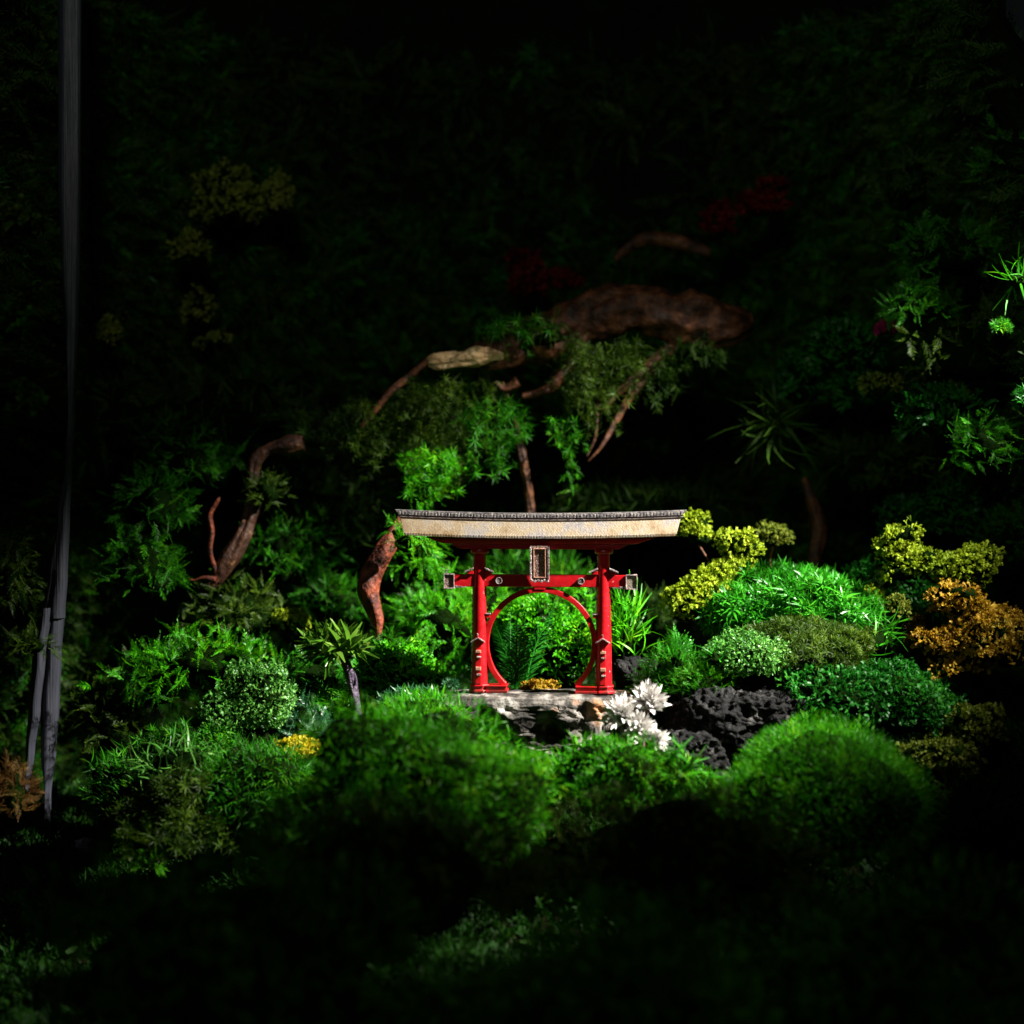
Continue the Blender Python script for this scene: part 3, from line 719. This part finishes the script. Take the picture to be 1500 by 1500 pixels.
cu('fine feathery moss mat between gate and lava rock', 985, 1000, 60, 46, .01, 'F', 'mid', 20, rough=1, jit=.6, lumps=[(45, 0, 36, 32, -.03), (-20, 8, 34, 28, 0)])
cu('bright narrow fern sprig left of the speckled cushion', 992, 962, 12, 22, -.02, 'F', 'grass', 40, n=10, jit=.25, up=1.2, name='fern_sprig', cat='fern')
cu('bright little leaf rosette beside the speckled cushion', 1045, 965, 16, 10, -.03, 'G', 'grass', 24, n=22, jit=.6, name='rosette_plant', cat='plant')
cu('dark green fuzzy ball moss on the right', 1292, 1026, 92, 60, -.05, 'c', 'deep', 11, rough=1.2, jit=.8)
cu('frilled orange lichen mass at the right edge', 1420, 945, 46, 28, -.02, 'L', 'orange', 13, cat='lichen', name='lichen', rough=2, lumps=[(-5, -62, 36, 18, .02), (-48, -2, 26, 18, 0), (30, -32, 40, 24, .01), (60, 0, 34, 26, .01), (-8, 30, 34, 14, 0), (85, -20, 24, 24, 0)])
cu('tall green lichen head at right behind the orange lichen', 1318, 802, 26, 26, .14, 'L', 'chart', 12, cat='lichen', name='lichen', rough=1.8, lumps=[(8, 28, 22, 22, 0)])
cu('rounded green lichen head above the orange lichen', 1418, 828, 32, 24, .12, 'L', 'chart', 12, cat='lichen', name='lichen', rough=1.6, lumps=[(-42, 0, 24, 18, 0), (-10, 20, 28, 14, 0)])
cu('small ring-shaped lichen at the top of the right grass', 1280, 872, 13, 12, .14, 'L', 'chart', 8, cat='lichen', name='lichen')
cu('small dim lichen below the tall lichen head', 1312, 890, 16, 16, .12, 'L', 'oliveL', 9, cat='lichen', name='lichen')
cu('brown seedy moss spray at the left of the orange lichen', 1342, 930, 14, 26, .02, 'R', 'rust', 9, jit=1)
cu('flat olive lichen right of the smooth front dome', 1372, 1112, 42, 22, -.12, 'L', 'oliveL', 12, cat='lichen', name='lichen', rough=1.8, lumps=[(32, 14, 20, 14, 0)])
cu('leaning olive lichen above the flat one', 1440, 1068, 32, 30, -.10, 'L', 'oliveL', 12, cat='lichen', name='lichen', rough=1.8, lumps=[(-36, 18, 26, 14, 0)])
cu('dim lichen cut by the lower right edge', 1490, 1290, 22, 20, -.2, 'L', 'oliveL', 12, cat='lichen', name='lichen')
# right wall plants
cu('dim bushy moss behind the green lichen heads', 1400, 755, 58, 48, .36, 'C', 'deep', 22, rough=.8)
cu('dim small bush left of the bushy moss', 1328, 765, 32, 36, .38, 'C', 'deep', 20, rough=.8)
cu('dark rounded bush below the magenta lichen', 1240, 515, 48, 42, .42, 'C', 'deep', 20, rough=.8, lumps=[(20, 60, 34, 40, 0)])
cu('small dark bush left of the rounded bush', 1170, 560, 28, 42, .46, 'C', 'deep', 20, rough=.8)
cu('leafy green sprays at the upper right edge', 1400, 370, 70, 60, .26, 'F', 'mid', 44, rough=1.3, dens=.6, up=-.2)
cu('olive green sprays hanging at the right edge', 1420, 500, 80, 70, .24, 'F', 'olive', 46, rough=1.3, dens=.5, up=-.4, lumps=[(-40, 80, 50, 60, .05)])
cu('green sprays in the top right corner', 1480, 240, 50, 50, .22, 'F', 'mid', 40, rough=1.2, dens=.7)
cu('small fluffy sprig on the right wall', 1345, 360, 26, 24, .24, 'F', 'mid', 30, rough=1.2)
cu('light curved grass tuft cut by the right edge', 1502, 412, 22, 16, -.02, 'G', 'mid', 46, n=50, jit=.4, up=0)
cu('small round needle pompon below the curved tuft', 1466, 480, 13, 11, -.03, 'R', 'mid', 10, n=60)
cu('needle pompon at the right edge halfway down', 1502, 588, 14, 22, -.02, 'R', 'deep', 12, n=60)
cu('yellowish little sprigs below the rounded bush', 1290, 565, 26, 16, .30, 'L', 'oliveL', 9, dens=.5, cat='lichen', name='lichen')
cu('magenta lichen flecks on the right wall', 1300, 482, 15, 10, .34, 'L', 'magenta', 9, cat='lichen', name='lichen')
cu('left pair-mate of two red lichen clumps high on the wall', 1053, 325, 18, 24, .55, 'L', 'red', 14, cat='lichen', name='lichen')['label'] = 'small upright dark red lichen high at right'
cu('wider dark red lichen beside the upright one high at right', 1115, 300, 28, 20, .55, 'L', 'red', 14, cat='lichen', name='lichen', lumps=[(15, -28, 18, 10, 0)])
cu('dark red hooked lichen above the driftwood', 772, 410, 20, 38, .60, 'L', 'red', 14, cat='lichen', name='lichen', lumps=[(-12, -30, 16, 12, 0)])
cu('dark red flat lichen resting right of the hooked one', 822, 412, 26, 12, .60, 'L', 'red', 14, cat='lichen', name='lichen')
# left background
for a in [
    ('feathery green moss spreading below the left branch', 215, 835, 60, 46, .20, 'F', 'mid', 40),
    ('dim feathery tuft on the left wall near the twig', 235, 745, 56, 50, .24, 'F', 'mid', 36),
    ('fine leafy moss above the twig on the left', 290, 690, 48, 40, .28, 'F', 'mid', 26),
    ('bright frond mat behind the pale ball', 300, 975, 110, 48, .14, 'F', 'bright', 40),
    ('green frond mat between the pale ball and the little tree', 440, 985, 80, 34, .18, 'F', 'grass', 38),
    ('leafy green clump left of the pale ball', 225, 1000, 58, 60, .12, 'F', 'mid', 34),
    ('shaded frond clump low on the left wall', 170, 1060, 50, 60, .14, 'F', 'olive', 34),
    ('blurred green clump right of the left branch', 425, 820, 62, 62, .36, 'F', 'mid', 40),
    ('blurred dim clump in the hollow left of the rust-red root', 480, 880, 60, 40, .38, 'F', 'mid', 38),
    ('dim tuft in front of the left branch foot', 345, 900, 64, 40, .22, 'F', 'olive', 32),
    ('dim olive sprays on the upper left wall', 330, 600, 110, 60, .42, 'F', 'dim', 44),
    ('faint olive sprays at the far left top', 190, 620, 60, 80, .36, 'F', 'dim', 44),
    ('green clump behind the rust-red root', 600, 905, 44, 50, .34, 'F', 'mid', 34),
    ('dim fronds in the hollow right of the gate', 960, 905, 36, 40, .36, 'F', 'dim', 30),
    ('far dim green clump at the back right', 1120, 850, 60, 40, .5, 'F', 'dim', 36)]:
    cu(a[0], *a[1:8], a[8], rough=1.25, jit=.55, up=.0, dens=.85)
for a in [
    ('fine green tuft covering the top of the rust-red root', 592, 788, 24, 22, .11, 'F', 'bright', 22),
    ('small green tuft at the tip of the rust-red root', 566, 945, 26, 16, .13, 'F', 'mid', 22),
    ('mossy tuft hanging over the upright part of the left branch', 384, 722, 24, 34, .235, 'F', 'olive', 22),
    ('mossy tuft over the middle of the driftwood', 790, 488, 44, 22, .32, 'F', 'olive', 24),
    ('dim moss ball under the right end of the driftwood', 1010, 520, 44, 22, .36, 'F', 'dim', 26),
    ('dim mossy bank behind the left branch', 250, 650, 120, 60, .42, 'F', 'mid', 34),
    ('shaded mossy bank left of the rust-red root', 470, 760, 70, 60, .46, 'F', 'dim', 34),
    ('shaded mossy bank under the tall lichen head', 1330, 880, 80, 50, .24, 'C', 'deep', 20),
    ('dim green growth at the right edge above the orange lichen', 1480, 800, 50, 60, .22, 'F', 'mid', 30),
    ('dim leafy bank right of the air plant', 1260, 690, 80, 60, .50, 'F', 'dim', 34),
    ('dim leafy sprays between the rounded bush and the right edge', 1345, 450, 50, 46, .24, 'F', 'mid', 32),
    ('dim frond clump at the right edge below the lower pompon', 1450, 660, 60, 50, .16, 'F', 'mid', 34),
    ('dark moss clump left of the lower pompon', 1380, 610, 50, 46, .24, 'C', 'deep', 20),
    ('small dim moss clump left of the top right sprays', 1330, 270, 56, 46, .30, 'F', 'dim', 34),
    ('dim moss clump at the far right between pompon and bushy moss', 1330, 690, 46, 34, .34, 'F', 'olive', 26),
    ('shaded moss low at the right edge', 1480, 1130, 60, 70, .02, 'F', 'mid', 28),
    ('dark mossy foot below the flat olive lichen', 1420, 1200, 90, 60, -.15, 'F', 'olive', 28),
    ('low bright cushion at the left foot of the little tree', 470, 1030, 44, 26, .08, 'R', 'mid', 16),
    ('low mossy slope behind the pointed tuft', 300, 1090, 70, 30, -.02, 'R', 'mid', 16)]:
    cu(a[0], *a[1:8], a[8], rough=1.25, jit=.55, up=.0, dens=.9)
cu('dim rounded lichen high at the left', 335, 300, 34, 36, .48, 'L', 'oliveL', 16, cat='lichen', name='lichen', rough=1.8, lumps=[(20, -14, 18, 14, 0)])
cu('dim upright lichen right of the rounded one', 403, 290, 19, 38, .50, 'L', 'oliveL', 15, cat='lichen', name='lichen', rough=1.8)
cu('small dim lichen below the rounded one', 275, 368, 20, 20, .46, 'L', 'oliveL', 12, cat='lichen', name='lichen', rough=1.8)
cu('broken dim lichen halfway down the upper left', 290, 458, 22, 22, .50, 'L', 'oliveL', 12, cat='lichen', name='lichen', rough=2, lumps=[(28, 38, 12, 10, 0), (2, 46, 8, 6, 0)])
cu('faint pointed lichen near the grey strands at left', 158, 490, 14, 24, .40, 'L', 'oliveL', 14, cat='lichen', name='lichen')
cu('blurred pale green leaves at the far left edge', 20, 585, 44, 20, -.30, 'L', 'pale', 26, name='leafy_plant', cat='plant', dens=.5)
cu('arching dim green leaf cluster at the left edge', 14, 480, 30, 24, -.25, 'L', 'mid', 26, name='leafy_plant', cat='plant', dens=.5)
cu('dim yellow-green leaves at the upper left edge', 18, 325, 34, 26, -.2, 'L', 'olive', 26, name='leafy_plant', cat='plant', dens=.6)
cu('olive tuft growing over the grey strands at left', 40, 945, 38, 18, .02, 'F', 'olive', 30, up=-.2)
cu('rusty brown moss at the far lower left', 18, 1165, 30, 50, -.05, 'F', 'rust', 30)
cu('dim hanging olive moss at the left edge', 22, 850, 26, 80, .10, 'F', 'olive', 32, up=-.6)

# hanging feathery moss on the big driftwood
def hanging(label, px, py, Y, w, h, n, col, leaf=20, seed=0, taper=.5):
    """a curtain of drooping moss strands"""
    rng = np.random.default_rng(500 + seed); s = sc_at(Y); base = at(px, py, Y); VV = []; FF = []; k = 0
    P = []; Dd = []
    for i in range(n):
        x = rng.uniform(-w, w); ln = h * rng.uniform(.35, 1.0) * (1 - taper * abs(x / w)); y = rng.uniform(-.03, .05)
        m = int(ln / leaf * 6.5) + 2; ph = rng.uniform(0, 6.28); x0 = x
        for j in range(m):
            t = j / m; P.append((x0 * s + .012 * math.sin(ph + t * 4) + rng.normal() * .004, y + .01 * math.cos(ph + t * 3), -t * ln * s + rng.normal() * .004))
            Dd.append((rng.normal() * 1.0, rng.normal() * .7 - .2, -.6 + rng.normal() * .7))
    P = np.array(P); Dd = np.array(Dd); idx = rng.integers(0, 3, len(P))
    for j, tm in enumerate([frond(9, .26, .014, .5, .6, 11), frond(7, .34, .016, .9, .7, 12), TM['R'][1]]):
        q = idx == j; v, f = scatter(tm, P[q], Dd[q], leaf * .46 * s * rng.uniform(.6, 1.6, q.sum()), rng); VV.append(v); FF.append(f + k); k += len(v)
    o = mk('hanging_moss', np.vstack(VV), np.vstack(FF), G[col]); o.location = base
    return tag(o, label, 'moss', 'moss hanging from the driftwood')
hanging('long feathery moss curtain hanging left of the roof middle', 655, 560, .30, 75, 200, 46, 'olive', 22, 1)
hanging('bright leafy strand ending just above the left roof half', 632, 660, .27, 38, 105, 26, 'bright', 24, 2)
hanging('leafy moss strands hanging under the pale wood tip', 720, 590, .30, 45, 140, 24, 'mid', 26, 3)
hanging('thin green strand hanging alone right of the root', 832, 615, .28, 16, 130, 7, 'mid', 26, 4)
hanging('green moss tuft hanging in front of the thick driftwood', 880, 500, .30, 62, 170, 36, 'olive', 22, 5)
hanging('olive moss draping over the top left of the driftwood', 760, 470, .30, 60, 60, 22, 'mid', 26, 6)
hanging('wispy olive moss hanging left of the bare branch end', 560, 590, .30, 66, 130, 34, 'olive', 20, 7)
hanging('very dim moss hanging near the left branch top', 480, 600, .34, 60, 110, 26, 'dim', 26, 8)
hanging('dim moss hanging from the right end of the driftwood', 960, 520, .34, 45, 90, 14, 'dim', 28, 9)

# ------------------------------------------------------------------ individual plants
# little tree left of the gate
tb = at(522, 1055, .04); tree = empty('miniature_tree', tuple(tb)); s = sc_at(.04)
tag(tree, 'miniature palm-like tree with dark purple trunk and glossy green crown left of the gate', 'tree')
V_, R_ = pxpath([(524, 1066, .04, 8.5), (522, 1040, .04, 7.8), (518, 1010, .04, 7), (512, 985, .04, 7), (506, 968, .04, 6.5), (498, 950, .04, 5)])
tube('trunk', V_, R_, bark('bark_purple', [(.35, (.012, .008, .014)), (.52, (.045, .028, .055)), (.7, (.18, .13, .19))], 90), tree, 16, 2, .5)
rng = np.random.default_rng(9); P = []; Dd = []; SS = []
cpos = at(493, 955, .04) - tb
tv, tf = TM['G'][1]
wide = tv.copy(); wide[:, 1] *= 4.2
for i in range(330):
    a = rng.uniform(0, 2 * PI); el = rng.uniform(-.15, 1.3); rr = rng.uniform(0, 22) * s
    d = np.array([math.cos(a) * math.cos(el), math.sin(a) * math.cos(el), math.sin(el)])
    P.append(cpos + np.array([d[0] * 30 * s, d[1] * 20 * s, rng.uniform(-4, 10) * s]) * rng.uniform(.1, 1)); Dd.append(d + np.array([0, 0, .25])); SS.append(rng.uniform(20, 44) * s)
v, f = scatter((wide, tf), np.array(P), np.array(Dd), np.array(SS), rng)
mk('crown', v, f, leafmat('glossy_leaf', [(.02, .05, .004), (.04, .12, .006), (.08, .20, .012), (.20, .30, .05)], .35, .25, .4), parent=tree)

# dark cycad-like fern inside the ring
def fern(label, px, py, Y, h, n, col, spread=.25, w=.6, seed=0, name='fern', pairs=22, lean=(0, 0)):
    rng = np.random.default_rng(900 + seed); b = at(px, py, Y); s = sc_at(Y)
    tm = frond(pairs, .24 * w / .6, .011, .25, .9, seed + 3)
    d = rng.normal(size=(n, 3)) * spread + np.array([lean[0], lean[1], 1.0]); P = rng.normal(size=(n, 3)) * .006
    v, f = scatter(tm, P, d, h * s * rng.uniform(.75, 1.05, n), rng)
    o = mk(name, v, f, G[col]); o.location = b; return tag(o, label, 'fern')
fern('dark feathery fern standing inside the ring on the left', 757, 1012, .10, 115, 7, 'deep', .10, .6, 1)
# long narrow leaves around the air plant
rng = np.random.default_rng(14); b = at(1132, 625, .40); n = 70
d = rng.normal(size=(n, 3)); d[:, 1] = -abs(d[:, 1]) * .5; v, f = scatter(TM['G'][1], rng.normal(size=(n, 3)) * .01, d, *[.085 * rng.uniform(.6, 1.2, n), rng])
o = mk('air_plant', v, f, G['dim']); o.location = b; tag(o, 'faint long-leaved air plant in the dark at the upper right', 'plant')
# bright blades on the right of the small front hump
rng = np.random.default_rng(15); b = at(985, 1130, -.24); n = 26
d = rng.normal(size=(n, 3)) * .6 + np.array([.35, -.1, .7]); tv, tf = TM['G'][1]; tv = tv.copy(); tv[:, 1] *= 2.2
v, f = scatter((tv, tf), rng.normal(size=(n, 3)) * .012, d, .036 * rng.uniform(.7, 1.3, n), rng)
o = mk('grass_tuft', v, f, G['mid']); o.location = b; tag(o, 'few broad green blades arching in front of the lava rock', 'grass')

# lichen stems
for px, py, Y, L in ((1018, 775, .2, [(1020, 792), (1032, 812), (1046, 832)]), (1135, 786, .26, [(1133, 800), (1128, 822), (1130, 845)])):
    p, r = pxpath([(a, b_, Y, 1.6) for a, b_ in L]); t = tube('stem', p, r, barkbrown, None, 8, 2, .2, 4)
    for o in C.objects:
        if o.get('category') == 'lichen' and abs(o.location.x - at(px, py, Y)[0]) < 1e-4 and abs(o.location.z - at(px, py, Y)[2]) < 1e-4:
            t.parent = o; t.location = t.location - o.location

# white dried flowers
petal = surfmat('white_petal', [(.3, (.62, .58, .54)), (.6, (.82, .79, .76))], 90, .6, 0, .2, .001)
fl_core = surfmat('flower_heart', [(.3, (.30, .20, .10)), (.6, (.60, .48, .32))], 200, .7)
pt, pf = blade(4, .24, .30); pt[:, 0] += .5 * pt[:, 1] ** 2 * 4
for i, (px, py, Y, r, tilt, lab) in enumerate([
    (912, 1050, -.13, 34, (-.5, -.7, .75), 'white dried flower at the left of the cluster, wide open'),
    (950, 1032, -.12, 36, (.15, -.55, .9), 'largest white dried flower standing at the top of the cluster'),
    (936, 1068, -.16, 30, (.0, -.9, .5), 'white dried flower in the middle, below the largest one'),
    (958, 1084, -.17, 24, (.5, -.7, .3), 'creamy half-closed flower at the lower right of the cluster'),
    (938, 1086, -.175, 13, (-.3, -.9, .2), 'small cream bud at the lower left of the cluster'),
    (960, 1106, -.18, 13, (.1, -.8, -.5), 'drooping small cream bud at the very bottom of the cluster')]):
    rng = np.random.default_rng(60 + i); b = at(px, py, Y); s = sc_at(Y); e = empty('white_flower', tuple(b)); tag(e, lab, 'flower', 'white dried flowers beside the slab')
    ax = np.array(tilt); ax = ax / np.linalg.norm(ax); n = 80 if r > 20 else 22
    dd = []; 
    for j in range(n):
        q = rng.normal(size=3); q -= q.dot(ax) * ax; q /= np.linalg.norm(q); al = 1.15 * (j / n) ** .65 + .05
        dd.append(ax * math.cos(al) + q * math.sin(al))
    dd = np.array(dd); v, f = scatter((pt, pf), dd * .002 , dd, r * s * rng.uniform(.75, 1.05, n), rng)
    mk('petals', v, f, petal, parent=e)
    v, f = Lump(ax * r * s * .05, np.array([1, 1, 1]) * r * s * .20, .6, i).sheet(1, 16, 10); mk('heart', v, f, fl_core, parent=e)
    base = at(935 + (px - 935) * .3, 1135, -.16) - b
    tube('stem', [b * 0 + b, b + base * .5 + np.array([0, .01, 0]), b + base], [.0016, .0016, .0018], barkbrown, e, 8, 3, .2, 4)

# grey drape / thin fall on the left
drape = surfmat('grey_silk', [(.3, (.018, .020, .028)), (.5, (.034, .036, .050)), (.7, (.055, .058, .075))], 12, .5, 0, .5, .004, stretch=(9, 9, .25))
dr = empty('waterfall', tuple(at(80, 1200, .1))); tag(dr, 'thin pale grey waterfall strands running down the dark left side', 'waterfall')
def ribbon(L, seed, Y=.10):
    """L: list of (left px, right px, py)"""
    V = []; F = []; n = 18; rs = random.Random(seed)
    # densify
    Q = []
    for i in range(len(L) - 1):
        for j in range(12):
            t = j / 12; tt = t * t * (3 - 2 * t); Q.append(tuple(L[i][k] + (L[i + 1][k] - L[i][k]) * (tt if k < 2 else t) for k in range(3)))
    Q.append(L[-1]); base = np.array(dr.location)
    for (a, b, y) in Q:
        for i in range(n):
            t = i / n * 2 * PI; u = .5 - .5 * math.cos(t); wx = a + (b - a) * u
            dep = math.sin(t) * .012 + .0018 * math.sin(u * 9 + seed + y * .004) + .0006 * math.sin(u * 23 + y * .01)
            V.append(at(wx, y, Y) + np.array([0, dep, 0]) - base)
    m = len(Q)
    for j in range(m - 1):
        for i in range(n): F.append((j * n + i, j * n + (i + 1) % n, (j + 1) * n + (i + 1) % n, (j + 1) * n + i))
    return mk('strand', np.array(V), F, drape, parent=dr)
ribbon([(84, 120, -120), (85, 119, 260), (90, 118, 380), (96, 115, 470), (101, 110, 600), (97, 106, 680), (84, 102, 760), (72, 99, 840), (62, 95, 905)], 1)
ribbon([(56, 78, 890), (48, 68, 960), (42, 60, 1040), (38, 51, 1100), (38, 42, 1158)], 2, .095)
ribbon([(70, 95, 890), (66, 90, 960), (59, 87, 1030), (60, 82, 1100), (66, 74, 1170), (68, 72, 1225)], 3, .105)

# ------------------------------------------------------------------ light, camera, world
w = bpy.data.worlds.new('World'); sc.world = w; w.use_nodes = True
bg = w.node_tree.nodes['Background']; bg.inputs[0].default_value = (.55, .65, .8, 1); bg.inputs[1].default_value = .004
def lamp(name, kind, loc, target, energy, color, **kw):
    l = bpy.data.lights.new(name, kind); l.energy = energy; l.color = color
    for k, v in kw.items(): setattr(l, k, v)
    o = bpy.data.objects.new(name, l); C.objects.link(o); o.location = loc
    o.rotation_euler = (Vector(target) - Vector(loc)).to_track_quat('-Z', 'Y').to_euler(); return o
lamp('key_spot', 'SPOT', (1.57, -.55, 1.27), (.04, .07, -.24), 1350, (1, .96, .88), spot_size=math.radians(31.5), spot_blend=1.0, shadow_soft_size=.016)
lamp('foreground_fill', 'SPOT', (.9, -1.7, 1.1), (.05, -.74, -.40), 11, (1, .97, .8), spot_size=math.radians(44), spot_blend=1.0, shadow_soft_size=.05)  # added fill that lifts the dark front cushions, not a lamp of the place
lamp('upper_fill', 'SPOT', (-.3, -2.3, 1.3), (.0, .9, .80), 40, (.95, 1, .85), spot_size=math.radians(54), spot_blend=1.0, shadow_soft_size=.15)  # unseen fill added so the upper wall and its lichens show
lamp('right_wall_fill', 'SPOT', (-.2, -1.9, .9), (.75, .15, .25), 13, (.9, 1, .9), spot_size=math.radians(40), spot_blend=1.0, shadow_soft_size=.04)  # extra fill from the front left, added to brighten the right wall

cam = bpy.data.cameras.new('Camera'); co = bpy.data.objects.new('Camera', cam); C.objects.link(co); sc.camera = co
co.location = (0, -D, HZ); co.rotation_euler = (PI / 2, 0, 0)
cam.sensor_width = 36; cam.lens = 36 * D / 1.5; cam.shift_y = -HZ / 1.5; cam.clip_end = 50; cam.clip_start = .05
cam.dof.use_dof = True; cam.dof.focus_distance = D + .02; cam.dof.aperture_fstop = 1.7
vs = sc.view_settings; vs.view_transform = 'Standard'; vs.look = 'None'; vs.exposure = 0; vs.gamma = 1
sc.cycles.max_bounces = 5; sc.cycles.diffuse_bounces = 2; sc.cycles.glossy_bounces = 2; sc.cycles.transmission_bounces = 3
sc.cycles.use_denoising = True
